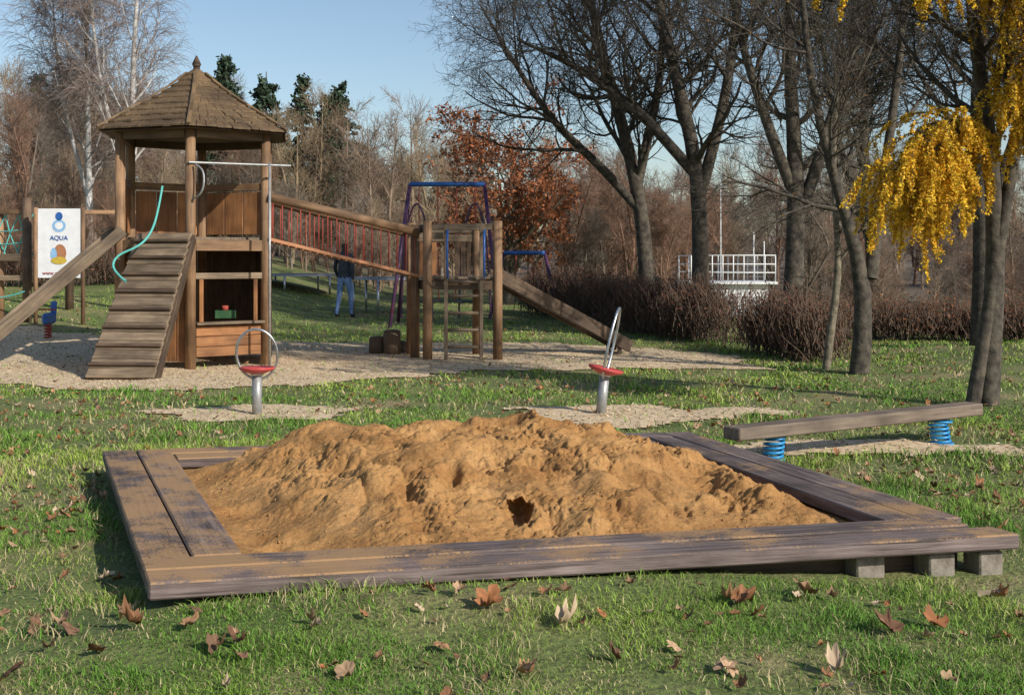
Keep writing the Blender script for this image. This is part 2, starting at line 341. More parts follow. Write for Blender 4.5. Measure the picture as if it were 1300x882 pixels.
prism("right_board_inner",[onl(Q1b[1],BC,Q2[1]+.006*BC,AB),onl(Q1b[2],BC,Q1b[2],DC),onl(Q2[2],BC,Q1b[2],DC),onl(Q2[1],BC,Q2[1]+.006*BC,AB)],RZ+.003,.07,rim_m,sb,(0,-.01,0,0))
prism("back_board_outer",[onl(D,DC,Q1b[3],AD),onl(C,DC,Q1b[2],BC),onl(Q1[2],DC,Q1b[2],BC),onl(Q1[3],DC,Q1b[3],AD)],RZ,.07,rim_m,sb)
prism("back_board_inner",[onl(Q1b[3],DC,Q2[3]+.01*DC,AD),onl(Q1b[2],DC,Q2[2]-.01*DC,BC),onl(Q2[2],DC,Q2[2]-.01*DC,BC),onl(Q2[3],DC,Q2[3]+.01*DC,AD)],RZ-.004,.07,rim_m,sb)
Qw=inset(A,B,C,D,.2);Qw2=inset(A,B,C,D,.34)
for i,nm in enumerate(["front","right","back","left"]):
    j=(i+1)%4
    prism(nm+"_footing",[Qw[i],Qw[j],Qw2[j],Qw2[i]],RZ-.078-.002*i,.35,dark_m,sb)
for t,wd,dd_ in((.955,.13,.05),(.89,.14,.06),(.80,.15,.09)):
    p=A+(B-A)*t+BC*dd_
    prism("support_block",[p,p+AB*wd,p+AB*wd+BC*.14,p+BC*.14],.112,.25,conc_m,sb)
nu,nvv=560,500
u,v=np.meshgrid(np.linspace(0,1,nu),np.linspace(0,1,nvv))
I0,I1,I2,I3=inset(A,B,C,D,.40)
PX=(I0[0]*(1-u)+I1[0]*u)*(1-v)+(I3[0]*(1-u)+I2[0]*u)*v
PY=(I0[1]*(1-u)+I1[1]*u)*(1-v)+(I3[1]*(1-u)+I2[1]*u)*v
wu=u+.09*(fbm(PX*1.5,PY*1.5,3,61)-.5);wv=v+.16*(fbm(PX*1.8,PY*1.8,3,62)-.5)
ru=ss(-.01,.26,wu-.10*(1-v))*(1-ss(.66+.12*(1-v),1.06,wu)*.93)
prof=ss(-.16,.60,wv)*(1-ss(.86,1.06,wv)*.8)
mound=ru*prof
H=.10+.345*mound
big=fbm(PX*1.9,PY*1.9,3,70)-.5
wx=PX+.25*(fbm(PX*3,PY*3,2,97)-.5)
gul=np.abs(fbm((wx+.3*PY)*3.0,PY*.8,3,81)-.5)*2
lump=fbm(wx*5,PY*5,3,83)
rough=ss(.38,.62,fbm(PX*2.3,PY*2.3,3,95))
lump2=np.abs(fbm(wx*11,PY*11,3,88)-.5)*2
lump3=np.abs(fbm(wx*27,PY*27,3,89)-.5)*2
act=.25+.75*ss(.05,.5,mound)
H=H+act*(.12*big+.12*(gul-.35)*ss(.05,.4,mound)+.075*(lump-.5)+(.015+.04*rough)*(lump2-.3)+(.006+.022*rough)*(lump3-.3))+.010*(fbm(PX*45,PY*45,3,91)-.5)
prs=np.random.default_rng(5)
for _ in range(60):
    a_,b_=prs.uniform(.05,.95),prs.uniform(.03,.85);cx_=(I0[0]*(1-a_)+I1[0]*a_)*(1-b_)+(I3[0]*(1-a_)+I2[0]*a_)*b_;cy_=(I0[1]*(1-a_)+I1[1]*a_)*(1-b_)+(I3[1]*(1-a_)+I2[1]*a_)*b_
    r_=prs.uniform(.05,.13);an=prs.uniform(0,3.14);ex=(PX-cx_)*math.cos(an)+(PY-cy_)*math.sin(an);ey=-(PX-cx_)*math.sin(an)+(PY-cy_)*math.cos(an)
    dd=np.hypot(ex,ey*.6)/r_
    H=H+prs.uniform(.015,.05)*(-np.exp(-dd**3)+.3*np.exp(-((dd-1.4)/.5)**2))
edge=np.minimum(np.minimum(u,1-u),np.minimum(v,1-v))
H=np.maximum(H,.02)
lid=.105+.02*fbm(PX*4,PY*4,2,3)
H=H*ss(0,.07,edge)+lid*(1-ss(0,.07,edge))
rq=1+.5*(fbm(PX*9,PY*9,2,12)-.5)
q=(((PX-.02)/.085)**2+((PY-6.62)/.13)**2)*rq
dep=np.clip(1-q,0,1)**.5
PX2=PX+.03*dep;PY2=PY+.24*dep;H=H-.06*dep
idx=np.arange(PX.size).reshape(PX.shape)
F=np.stack([idx[:-1,:-1],idx[:-1,1:],idx[1:,1:],idx[1:,:-1]],-1).reshape(-1,4)
mkn("sand",np.stack([PX2,PY2,H],-1),F,sand_m,parent=sb,smooth=True)
n=1500;a_=prs.uniform(.02,.98,n);b_=prs.uniform(.02,.9,n);ii=(b_*(nvv-1)).astype(int);jj=(a_*(nu-1)).astype(int)
cn=np.stack([PX[ii,jj],PY[ii,jj],H[ii,jj]],-1);r_=(.003+.011*prs.random(n)**3)[:,None,None]
o8=np.array([(1,0,0),(-1,0,0),(0,1,0),(0,-1,0),(0,0,1),(0,0,-1)],float)
V=cn[:,None]+o8[None]*r_*prs.uniform(.6,1.3,(n,6,1));f8=np.array([(0,2,4),(2,1,4),(1,3,4),(3,0,4),(2,0,5),(1,2,5),(3,1,5),(0,3,5)])
mkn("sand_clods",V,(np.arange(n)[:,None,None]*6+f8[None]).reshape(-1,3),sand_m,parent=sb,smooth=True)
# ------------------------------------------------------------------ play tower
tw=empty("playground_tower")
TC=(-4.78,19.1);R=1.2
ANG=[-80,-20,40,100,160,220]  # F RF RB B LB LF
HV=[(TC[0]+R*math.cos(math.radians(a)),TC[1]+R*math.sin(math.radians(a))) for a in ANG]
for i,(x,y) in enumerate(HV):
    cyl("post_%d"%i,(x,y,-.1),(x,y,3.5),.078,log_m,tw,.072)
def hexpts(r,z,off=0):return [(TC[0]+r*math.cos(math.radians(a+off)),TC[1]+r*math.sin(math.radians(a+off)),z) for a in ANG]
def hexprism(name,r,z0,z1,mat):
    v=hexpts(r,z0)+hexpts(r,z1)
    f=[tuple(range(5,-1,-1)),tuple(range(6,12))]+[(i,(i+1)%6,(i+1)%6+6,i+6) for i in range(6)]
    return mk(name,v,f,mat,tw)
hexprism("deck",R*.96,1.80,1.88,plank_m)
def lerp(a,b,t):return tuple(a[i]*(1-t)+b[i]*t for i in range(len(a)))
for i in range(6):
    a=HV[i];b=HV[(i+1)%6];p=lerp(a,b,.06);q=lerp(a,b,.94)
    beam("deck_beam_%d"%i,(*p,1.76),(*q,1.76),.07,.16,log_m,tw)
    beam("eave_beam_%d"%i,(*p,3.36),(*q,3.36),.09,.12,dark_m,tw)
def panel(i,z0,z1,mat,name,t0=.07,t1=.93,nb=7,horiz=False):
    a=HV[i];b=HV[(i+1)%6]
    if horiz:
        for k in range(nb):
            z=z0+(z1-z0)*(k+.5)/nb
            beam(name+"_%d"%k,(*lerp(a,b,t0),z),(*lerp(a,b,t1),z),.025,(z1-z0)/nb*.95,mat,tw)
    else:
        for k in range(nb):
            p=lerp(a,b,t0+(t1-t0)*(k+.5)/nb);w=(t1-t0)*R/nb*.95
            d=(b[0]-a[0],b[1]-a[1],0)
            o=beam(name+"_%d"%k,(*p,z0),(*p,z1),.025,w,mat,tw,up=d)
            ux=Vector(d).normalized();nr=Vector((0,0,1)).cross(ux)
            o.matrix_world=Matrix(((nr.x,ux.x,0,p[0]),(nr.y,ux.y,0,p[1]),(0,0,1,z0),(0,0,0,1)))
for i in(2,3,4):
    panel(i,1.95,2.62,panel_m,"guard_panel",nb=3)
    a=HV[i];b=HV[(i+1)%6]
    beam("guard_rail",(*lerp(a,b,.05),2.70),(*lerp(a,b,.95),2.70),.06,.11,log_m,tw)
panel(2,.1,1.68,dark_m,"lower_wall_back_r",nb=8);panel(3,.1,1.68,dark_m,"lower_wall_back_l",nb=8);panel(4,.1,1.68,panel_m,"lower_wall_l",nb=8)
panel(1,.1,1.68,panel_m,"lower_wall_r",nb=7)
panel(0,.16,.60,panel_m,"window_counter",nb=3,horiz=True)
beam("window_sill",(*lerp(HV[0],HV[1],.05),.64),(*lerp(HV[0],HV[1],.95),.64),.2,.04,plank_m,tw)
beam("window_head",(*lerp(HV[0],HV[1],.05),1.32),(*lerp(HV[0],HV[1],.95),1.32),.04,.09,plank_m,tw)
beam("window_jamb",(*lerp(HV[0],HV[1],.14),.66),(*lerp(HV[0],HV[1],.14),1.27),.05,.07,panel_m,tw)
beam("window_jamb",(*lerp(HV[0],HV[1],.86),.66),(*lerp(HV[0],HV[1],.86),1.27),.05,.07,panel_m,tw)
panel(5,.1,1.2,panel_m,"lower_wall_front",nb=7)
beam("bench",(*lerp(HV[3],HV[0],.3),.45),(*lerp(HV[2],HV[1],.3),.45),.3,.04,panel_m,tw)
green_m=noisy("green_plastic",(.015,.06,.02),(.03,.1,.03),12,.5,.1)
yellow_m=noisy("yellow_plastic",(.5,.35,.04),(.6,.42,.06),12,.5,.1)
beam("toy_cooker",(TC[0]+.35,TC[1]-.3,.74),(TC[0]+.65,TC[1]-.24,.74),.2,.12,green_m,tw);cyl("toy_pot",(TC[0]+.5,TC[1]-.3,.80),(TC[0]+.5,TC[1]-.3,.87),.05,redrope_m,tw)
# roof
prof_=[(1.54,3.43),(1.38,3.53),(1.22,3.63),(1.06,3.725),(.89,3.825),(.72,3.93),(.56,4.03),(.42,4.13),(.29,4.23),(.17,4.33),(.05,4.44)]
V=[];Fq=[]
rr=np.random.default_rng(3)
for j in range(len(prof_)-1):
    r0,z0=prof_[j];r1,z1=prof_[j+1];r1e=r1-.03;z1e=z1+.02
    P0=hexpts(r0,z0);P1=hexpts(r1e,z1e)
    for s_ in range(6):
        a0,b0=P0[s_],P0[(s_+1)%6];a1,b1=P1[s_],P1[(s_+1)%6]
        ns=max(1,int(r0/.13))
        cuts=np.linspace(0,1,ns+1);cuts[1:-1]+=rr.uniform(-.2,.2,ns-1)/ns if ns>1 else 0
        for k in range(ns):
            t0=cuts[k]+.003;t1=cuts[k+1]-.003;dz=rr.uniform(0,.012);dr=rr.uniform(-.012,.012)
            q=[list(lerp(a0,b0,t0)),list(lerp(a0,b0,t1)),list(lerp(a1,b1,t1)),list(lerp(a1,b1,t0))]
            for e_ in(0,1):
                for c_ in(0,1):q[e_][c_]+=(q[e_][c_]-TC[c_])*dr
                q[e_][2]+=.022+dz
            for e_ in(2,3):q[e_][2]-=.004
            bs=len(V);V+=[tuple(p) for p in q]+[(p[0],p[1],p[2]-.026) for p in q]
            Fq+=[(bs,bs+1,bs+2,bs+3),(bs+4,bs+7,bs+6,bs+5),(bs,bs+4,bs+5,bs+1),(bs+1,bs+5,bs+6,bs+2),(bs+3,bs+2,bs+6,bs+7),(bs,bs+3,bs+7,bs+4)]
mk("roof_shingles",V,Fq,roof_m,tw)
v=[];f=[]
for j,(r,z) in enumerate(prof_):v+=hexpts(max(r-.05,.01),z-.02)
for j in range(len(prof_)-1):f+=[(j*6+i,j*6+(i+1)%6,j*6+6+(i+1)%6,j*6+6+i) for i in range(6)]
f.append(tuple(range(5,-1,-1)))
mk("roof_core",v,f,dark_m,tw)
for i in range(6):
    for j in range(len(prof_)-2):
        a=hexpts(prof_[j][0]+.015,prof_[j][1]+.035)[i];b=hexpts(prof_[j+1][0]-.01,prof_[j+1][1]+.045)[i]
        beam("ridge_cap",a,b,.06,.025,roof_m,tw)
cyl("finial_base",(TC[0],TC[1],4.30),(TC[0],TC[1],4.46),.075,dark_m,tw,.05)
cyl("finial_tip",(TC[0],TC[1],4.46),(TC[0],TC[1],4.51),.045,dark_m,tw,.07);cyl("finial_tip",(TC[0],TC[1],4.51),(TC[0],TC[1],4.64),.07,dark_m,tw,.012)
# ramp
r0a,r0b=(-5.52,16.3,.03),(-4.60,16.2,.03)
r1a=(-5.36,18.1,1.93);r1b=(-4.52,17.78,1.93)
npl=17
nrm=(Vector(r1a)-Vector(r0a)).cross(Vector(r0b)-Vector(r0a));nrm=nrm if nrm.z>0 else -nrm
for k in range(npl):
    t0=k/npl;t1=(k+.96)/npl
    beam("ramp_plank",lerp(r0a,r1a,(t0+t1)/2),lerp(r0b,r1b,(t0+t1)/2),(Vector(r1a)-Vector(r0a)).length/npl*.96,.035,plank_m,tw,up=nrm)
for k in range(8):
    t=(k+.6)/8.2;off=nrm.normalized()*.04
    beam("ramp_cleat",Vector(lerp(r0a,r1a,t))+off,Vector(lerp(r0b,r1b,t))+off,.05,.045,dark_m,tw,up=nrm)
for a,b in((r0a,r1a),(r0b,r1b)):
    off=nrm.normalized()*-.09;beam("ramp_stringer",Vector(a)+off,Vector(b)+off,.06,.13,dark_m,tw)
s0=Vector((-5.75,18.45,1.98));s1=Vector((-7.75,17.3,-.02))
nb=(s1-s0).cross(Vector((0,0,1))).normalized()
for sg in(-.24,.24):beam("slide_side",s0+nb*sg,s1+nb*sg,.05,.16,plank_m,tw)
beam("slide_bed",s0-Vector((0,0,.05)),s1-Vector((0,0,.05)),.42,.03,steel_m,tw)
z=2.93
curve("steel_bar",[(HV[0][0],HV[0][1]-.1,z),(-3.9,18.2,z),(-3.25,18.5,z)],.018,grey_m,tw)
cyl("fireman_pole",(-3.50,18.2,0),(-3.50,18.2,2.95),.02,grey_m,tw)
curve("grab_handle",[(-4.48,17.83,2.9),(-4.35,17.75,2.85),(-4.32,17.7,2.6),(-4.4,17.75,2.45),(-4.5,17.83,2.42)],.015,grey_m,tw)
curve("climbing_rope",[(-4.98,17.95,2.6),(-5.0,17.85,2.3),(-5.05,17.7,1.95),(-5.15,17.45,1.74),(-5.45,17.4,1.62),(-5.5,17.3,1.46),(-5.3,17.1,1.30),(-5.22,17.05,1.26)],.016,teal_m,tw)
# ------------------------------------------------------------------ rope bridge
br=empty("rope_bridge")
sides=[((-3.6,18.62),(-1.45,19.62)),((-3.86,19.9),(-1.68,20.55))]
for s_,(a,b) in enumerate(sides):
    cyl("handrail_log",(*a,2.48),(*b,1.98),.066,log_m,br)
    beam("lower_board",(*a,1.86),(*b,1.30),.04,.05,orange_m,br)
    nR=17
    for k in range(nR):
        t=(k+.5)/nR;p=lerp(a,b,t);sag=.03*math.sin(t*math.pi)
        cyl("rope",(*p,2.46-.5*t),(*p,1.86-.56*t-sag),.008,redrope_m,br,n=6)
for k in range(20):
    t=(k+.5)/20;a=(*lerp(sides[0][0],sides[0][1],t),1.86-.56*t);b=(*lerp(sides[1][0],sides[1][1],t),1.86-.56*t)
    beam("bridge_plank",a,b,.09,.035,plank_m,br)
# ------------------------------------------------------------------ small platform
pf=empty("climbing_platform_with_slide")
P1,P2,P3,P4=(-1.30,19.4),(-.22,19.4),(-1.64,20.45),(-.57,20.45)
for p,h in((P1,2.15),(P2,2.15),(P3,2.15),(P4,2.05),((-1.52,19.75),2.1)):
    cyl("post",(*p,-.1),(*p,h),.075,log_m,pf,.07)
for k in range(8):
    t=(k+.5)/8;beam("deck_plank",(*lerp(P1,P3,t),1.27),(*lerp(P2,P4,t),1.27),.12,.04,plank_m,pf)
for a,b in((P1,P2),(P1,P3),(P3,P4),(P2,P4)):
    beam("deck_bearer",(*lerp(a,b,.06),1.16),(*lerp(a,b,.94),1.16),.05,.14,dark_m,pf)
for z in(2.04,1.90):
    beam("top_rail",(*lerp(P3,P4,.03),z),(*lerp(P3,P4,.97),z),.04,.12,plank_m,pf)
    beam("front_rail",(P1[0]+.08,P1[1],z+.02),(P2[0]-.08 if z>2 else P1[0]+.3,P2[1],z+.02),.04,.10,plank_m,pf)
beam("side_rail",(*lerp(P1,P3,.06),2.04),(*lerp(P1,P3,.94),2.04),.04,.12,plank_m,pf)
for k in range(4):
    a=lerp(P3,P4,.08+.09*k);beam("back_board",(*a,1.3),(*a,1.85),.08,.02,panel_m,pf)
for k in range(3):
    a=lerp(P3,P4,.7+.09*k);beam("back_board",(*a,1.3),(*a,1.85),.08,.02,dark_m,pf)
for x in(-1.01,-.47):beam("ladder_rail",(x,19.28,0),(x,19.28,2.08),.055,.07,plank_m,pf)
for z in(.22,.48,.74,1.0,1.22):cyl("ladder_rung",(-1.0,19.28,z),(-.48,19.28,z),.024,plank_m,pf)
for x in(-.98,-.42):
    curve("blue_handrail",[(x,19.22,1.28),(x,19.05,1.4),(x,19.02,1.7),(x,19.08,1.95),(x,19.22,2.0)],.018,blue_m,pf)
sa=Vector((-.3,19.9,1.32));se=Vector((1.85,20.75,.14));nb=(se-sa).cross(Vector((0,0,1))).normalized()
for sg in(-.24,.24):beam("slide_side",sa+nb*sg,se+nb*sg,.045,.2,dark_m,pf)
beam("slide_bed",sa-Vector((0,0,.04)),se-Vector((0,0,.04)),.44,.03,steel_m,pf)
beam("slide_foot",(1.75,20.5,-.1),(1.75,20.5,.2),.07,.07,dark_m,pf);beam("slide_foot",(1.6,20.9,-.1),(1.6,20.9,.2),.07,.07,dark_m,pf)
st=empty("stepping_stumps")
for x,y,h,r in((-1.95,20.5,.42,.14),(-2.2,20.7,.3,.15),(-1.9,20.9,.22,.15)):cyl("stump",(x,y,-.05),(x,y,h),r,dark_m,st,n=16,dome=.03)
# ------------------------------------------------------------------ spinners
def spinner(tp,base_pt,ax,ringpts):
    e=empty("spinner_seat")
    cyl("post",base_pt,tp,.05,grey_m,e)
    ax=ax.normalized();cyl("collar",tp-ax*.03,tp+ax*.005,.068,steel_m,e)
    sd=ax.cross(Vector((0,1,0))).normalized();fw=ax.cross(sd).normalized()
    n=28;rings=[(0.001,.035),(.08,.033),(.14,.045),(.175,.055),(.18,.04),(.16,.02),(.07,-.015),(.001,-.017)]
    v=[];f=[]
    for r,z in rings:
        for i in range(n):
            a=2*math.pi*i/n;v.append(tp+sd*r*math.cos(a)+fw*r*math.sin(a)+ax*z)
    for j in range(len(rings)-1):
        for i in range(n):f.append((j*n+i,j*n+(i+1)%n,(j+1)*n+(i+1)%n,(j+1)*n+i))
    mk("seat",v,f,red_m,e,smooth=True)
    pts=[]
    for a in np.linspace(0,2*math.pi,17)[:-1]:pts.append(tuple(ringpts(tp,ax,sd,fw,a)))
    curve("hand_ring",pts,.014,steel_m,e,cyclic=True)
spinner(Vector((-2.57,12.7,.42)),Vector((-2.57,12.7,-.08)),Vector((0,0,1)),lambda tp,ax,sd,fw,a:tp+ax*(.18-.26*math.cos(a))+sd*.21*math.sin(a)-fw*(.06*math.cos(a)))
spinner(Vector((.93,12.62,.42)),Vector((.88,12.6,-.05)),Vector((.22,0,.97)),lambda tp,ax,sd,fw,a:tp+ax*(.30-.37*math.cos(a))+fw*.21*math.sin(a)+sd*.045*math.sin(a))
# ------------------------------------------------------------------ spring balance beam
sp_=empty("spring_balance_beam")
beam("beam",(1.66,9.55,.235),(3.98,10.85,.275),.20,.10,beam_m,sp_,bevel=.01)
for x,y,lx in((2.02,9.78,.02),(3.62,10.62,-.03)):
    pts=[(x+.075*math.cos(t)+lx*t/30,y+.075*math.sin(t),.0+.195*t/(2*math.pi*5.5)) for t in np.linspace(0,2*math.pi*5.5,70)]
    curve("spring",pts,.012,spring_m,sp_)
    cyl("spring_plate",(x,y,.185),(x,y,.20),.09,spring_m,sp_);cyl("spring_foot",(x,y,-.03),(x,y,.015),.10,spring_m,sp_)
# ------------------------------------------------------------------ swings
def swing(name,x0,x1,y,zt,dx,dy,seats,m1,m2):
    e=empty(name)
    cyl("top_bar",(x0,y,zt),(x1,y,zt),.05,m1,e)
    for x,s_ in((x0,-1),(x1,1)):
        for q in(-1,1):
            X_=x+s_*dx;Y_=y+q*dy;cyl("leg",(x,y,zt),(X_,Y_,Tz(X_,Y_)-.1),.04,m2,e)
    for k in range(seats):
        xs=x0+(x1-x0)*(k+.5)/seats
        for q in(-.22,.22):cyl("chain",(xs+q*.9,y,zt),(xs+q,y,Tz(xs,y)+.55),.012,redrope_m,e,n=6)
        beam("seat",(xs-.24,y,Tz(xs,y)+.52),(xs+.24,y,Tz(xs,y)+.52),.17,.04,black_m,e)
    return e
dkblue=noisy("dark_blue_red_paint",(.05,.03,.09),(.12,.03,.06),3,.5,.1)
e=swing("swing_set",-2.19,-.59,27,3.17,.35,1.0,2,blue_m,dkblue)
for x0 in(-2.19,-.95):
    curve("climbing_arch",[(x0-.2,27.2,.3),(x0-.15,27.1,2.0),(x0+.15,27,3.0),(x0+.45,26.9,2.0),(x0+.5,26.8,.3)],.022,dkblue,e)
swing("low_swing_frame",-.19,.78,30,1.72,.35,.5,1,blue_m,dkblue)
# ------------------------------------------------------------------ trampolines
def tramp(x,y,r,z):
    e=empty("trampoline");g0=Tz(x,y)
    n=36;v=[];f=[]
    for rr_,zz in((.001,z-.02),(r*.82,z-.02)):
        for i in range(n):v.append((x+rr_*math.cos(6.2832*i/n),y+rr_*math.sin(6.2832*i/n),zz))
    f=[(i,(i+1)%n,n+(i+1)%n,n+i) for i in range(n)]
    mk("jumping_mat",v,f,black_m,e)
    v=[]
    for rr_,zz in((r*.8,z),(r,z+.01),(r*1.02,z-.05)):
        for i in range(n):v.append((x+rr_*math.cos(6.2832*i/n),y+rr_*math.sin(6.2832*i/n),zz))
    f=[(j*n+i,j*n+(i+1)%n,j*n+n+(i+1)%n,j*n+n+i) for j in(0,1) for i in range(n)]
    mk("edge_pad",v,f,grey_m,e)
    for a in np.linspace(0,6.283,7)[:-1]:
        px,py=x+r*math.cos(a+.3),y+r*math.sin(a+.3);cyl("leg",(px,py,g0-.1),(px,py,z-.03),.03,steel_m,e)
tramp(-6.0,36,1.25,1.15);tramp(-3.0,31,.9,1.12)
# ------------------------------------------------------------------ sign board + left climbing frame
sg=empty("sign_board")
a=(-9.03,24,1.2);W_=.82;Hh=1.32;z0=1.205
beam("panel",(a[0]+W_/2,24,z0),(a[0]+W_/2,24,z0+Hh),W_,.03,white_m,sg,up=(0,1,0))
for x in(a[0]-.04,a[0]+W_+.04):cyl("sign_post",(x,24.0,0.2),(x,24.0,2.55),.04,log_m,sg)
def disc(nm,cx,cz,rx,rz,mat,y=23.98,n=20):
    mk(nm,[(cx+rx*math.cos(t),y,cz+rz*math.sin(t)) for t in np.linspace(0,6.2832,n+1)[:-1]],[tuple(range(n))],mat,sg)
pb=noisy("pale_blue",(.2,.4,.65),(.3,.5,.7),8)
disc("logo_dome",-8.62,2.38,.07,.08,blue_m);disc("logo_body",-8.62,2.2,.13,.12,pb);disc("logo_inner",-8.62,2.2,.08,.07,white_m,23.977)
disc("logo_orange",-8.60,1.68,.12,.17,orange_m);disc("logo_blue",-8.72,1.66,.06,.12,pb,23.978);disc("logo_yellow",-8.62,1.54,.15,.07,yellow_m,23.974)
def text(t,x,z,s,mat):
    c=bpy.data.curves.new("sign_text",'FONT');c.body=t;c.size=s;c.align_x='CENTER';c.extrude=.002;c.materials.append(mat)
    o=bpy.data.objects.new("sign_text",c);COL.objects.link(o);o.location=(x,23.975,z);o.rotation_euler=(math.pi/2,0,0);o.parent=sg
text("AQUA",-8.62,1.93,.12,blue_m);text("www.aqua.com",-8.62,1.27,.1,redrope_m)
cf=empty("net_climbing_frame")
for x,y,h in((-9.35,24.3,2.75),(-10.0,24.6,2.5),(-9.2,26.2,2.6),(-10.7,25,2.5),(-8.05,26.5,2.5)):
    g0=Tz(x,y);cyl("post",(x,y,g0-.2),(x,y,h),.085,dark_m if x>-9.5 else log_m,cf)
beam("top_rail",(-10.8,24.8,2.48),(-9.3,24.3,2.48),.08,.08,log_m,cf)
beam("yellow_rail",(-9.2,26.2,2.55),(-7.0,26.9,2.55),.08,.08,log_m,cf)
beam("platform_edge",(-10.8,24.7,1.6),(-9.3,24.3,1.6),.12,.14,plank_m,cf);beam("lower_rail",(-10.8,24.7,1.2),(-9.3,24.3,1.2),.08,.1,plank_m,cf)
for k in range(5):
    x=-10.7+.28*k;curve("net_rope",[(x,24.7-.05*k,2.45),(x+.1,24.6-.05*k,2.0),(x+.3,24.6-.05*k,1.65)],.012,teal_m,cf)
    curve("net_rope",[(x+.3,24.65-.05*k,2.45),(x+.1,24.6-.05*k,2.1),(x,24.6-.05*k,1.65)],.012,teal_m,cf)
for z in(1.9,2.15):curve("net_rope",[(-10.8,24.8,z),(-10,24.5,z-.1),(-9.35,24.3,z)],.012,teal_m,cf)
curve("low_net",[(-10.8,24.5,.9),(-10,24.2,.7),(-9.35,24.2,.95)],.015,teal_m,cf)
rk=empty("spring_rocker")
gz=Tz(-8.1,22);pts=[(-8.1+.06*math.cos(t),22+.06*math.sin(t),gz+.26*t/(31.4)) for t in np.linspace(0,31.4,50)]
curve("spring",pts,.014,redrope_m,rk);beam("body",(-8.1,21.8,gz+.36),(-8.1,22.3,gz+.36),.1,.2,blue_m,rk,bevel=.04);cyl("handle",(-8.25,21.95,gz+.52),(-7.95,21.95,gz+.52),.015,redrope_m,rk);beam("back_rest",(-8.1,22.25,gz+.4),(-8.1,22.3,gz+.65),.1,.04,blue_m,rk)
# ------------------------------------------------------------------ white cabin with railing
wc=empty("white_boathouse")
zb=Tz(5.5,31)-.6
beam("wall",(4.75,31,(zb+.98)/2),(6.1,31,(zb+.98)/2),2.0,.98-zb,white_m,wc)
beam("roof_deck",(4.2,31,1.0),(6.3,31,1.0),2.3,.06,white_m,wc)
beam("dark_doorway",(5.2,29.99,-.2),(5.2,29.99,.7),.35,.03,grey_m,wc,up=(0,1,0))
for x in np.linspace(4.25,6.25,9):
    for y in(29.9,32.1):cyl("baluster",(x,y,1.02),(x,y,1.66),.015,white_m,wc,n=6)
for z in(1.25,1.45,1.66):
    for y in(29.9,32.1):cyl("rail",(4.25,y,z),(6.25,y,z),.013,white_m,wc,n=6)
cyl("mast",(5.05,30.5,1.0),(5.05,30.5,3.6),.02,white_m,wc,.01);cyl("mast",(5.85,30.5,1.0),(5.85,30.5,2.2),.015,white_m,wc,.015);cyl("mast",(6.1,30.5,1.0),(6.1,30.5,2.0),.015,white_m,wc,.015)
# ------------------------------------------------------------------ trees
def nrm_(v):return v/np.maximum(np.linalg.norm(v,axis=-1,keepdims=True),1e-9)
def grow(P,Rr,n,t0,t1,ang,ln,m,up,wig,rr,rg,rmin=.004,short=.5):
    Np=P.shape[0];M_=P.shape[1];par=np.repeat(np.arange(Np),n)
    t=(np.tile(np.arange(n),Np)+rg.random(Np*n))/n*(t1-t0)+t0
    f=t*(M_-1);i=np.minimum(f.astype(int),M_-2);fr=(f-i)[:,None]
    pos=P[par,i]*(1-fr)+P[par,i+1]*fr;r=Rr[par,i]*(1-fr[:,0])+Rr[par,i+1]*fr[:,0]
    tan=nrm_(P[par,i+1]-P[par,i]);q=rg.normal(size=tan.shape);q=nrm_(q-(q*tan).sum(-1,keepdims=True)*tan)
    a=np.radians(rg.normal(ang,ang*.2,len(par)))[:,None]
    d=tan*np.cos(a)+q*np.sin(a);L_=(ln*rg.uniform(.55,1.25,len(par))*(1-short*t))[:,None]/(m-1)
    pts=[pos]
    for k in range(m-1):
        d=nrm_(d+wig*rg.normal(size=d.shape)+np.array([0,0,up]));pts.append(pts[-1]+d*L_)
    R0=np.maximum(r*rr,rmin)
    return np.stack(pts,1),np.maximum(R0[:,None]*np.linspace(1,.3,m)[None],rmin*.6)
def tube(P,Rr,s):
    n,m=P.shape[:2];tan=np.empty_like(P);tan[:,1:-1]=P[:,2:]-P[:,:-2];tan[:,0]=P[:,1]-P[:,0];tan[:,-1]=P[:,-1]-P[:,-2];tan=nrm_(tan)
    ref=np.where(np.abs(nrm_(P[:,-1]-P[:,0])[:,2:3])>.8,np.array([[1,0,0.]]),np.array([[0,0,1.]]))[:,None]
    u=nrm_(np.cross(tan,np.broadcast_to(ref,tan.shape)));w=np.cross(tan,u)
    a=np.arange(s)*2*math.pi/s
    V=P[:,:,None]+Rr[:,:,None,None]*(u[:,:,None]*np.cos(a)[None,None,:,None]+w[:,:,None]*np.sin(a)[None,None,:,None])
    base_=(np.arange(n)[:,None,None]*m+np.arange(m-1)[None,:,None])*s;j=np.arange(s)[None,None];j2=(j+1)%s
    F=np.stack([base_+j,base_+j2,base_+s+j2,base_+s+j],-1).reshape(-1,4)
    return V.reshape(-1,3),F
def merge(parts):
    Vs=[];Fs=[];o=0
    for V,F in parts:Vs.append(V);Fs.append(F+o);o+=len(V)
    return np.concatenate(Vs),np.concatenate(Fs)
def resamp(pts,rad,m=14):
    pts=np.array(pts,float);rad=np.array(rad,float);d=np.r_[0,np.cumsum(np.linalg.norm(np.diff(pts,axis=0),axis=1))];t=np.linspace(0,d[-1],m)
    P=np.stack([np.interp(t,d,pts[:,i]) for i in range(3)],-1)
    for _ in range(2):P[1:-1]=(P[:-2]+2*P[1:-1]+P[2:])/4
    return P,np.interp(t,d,rad)
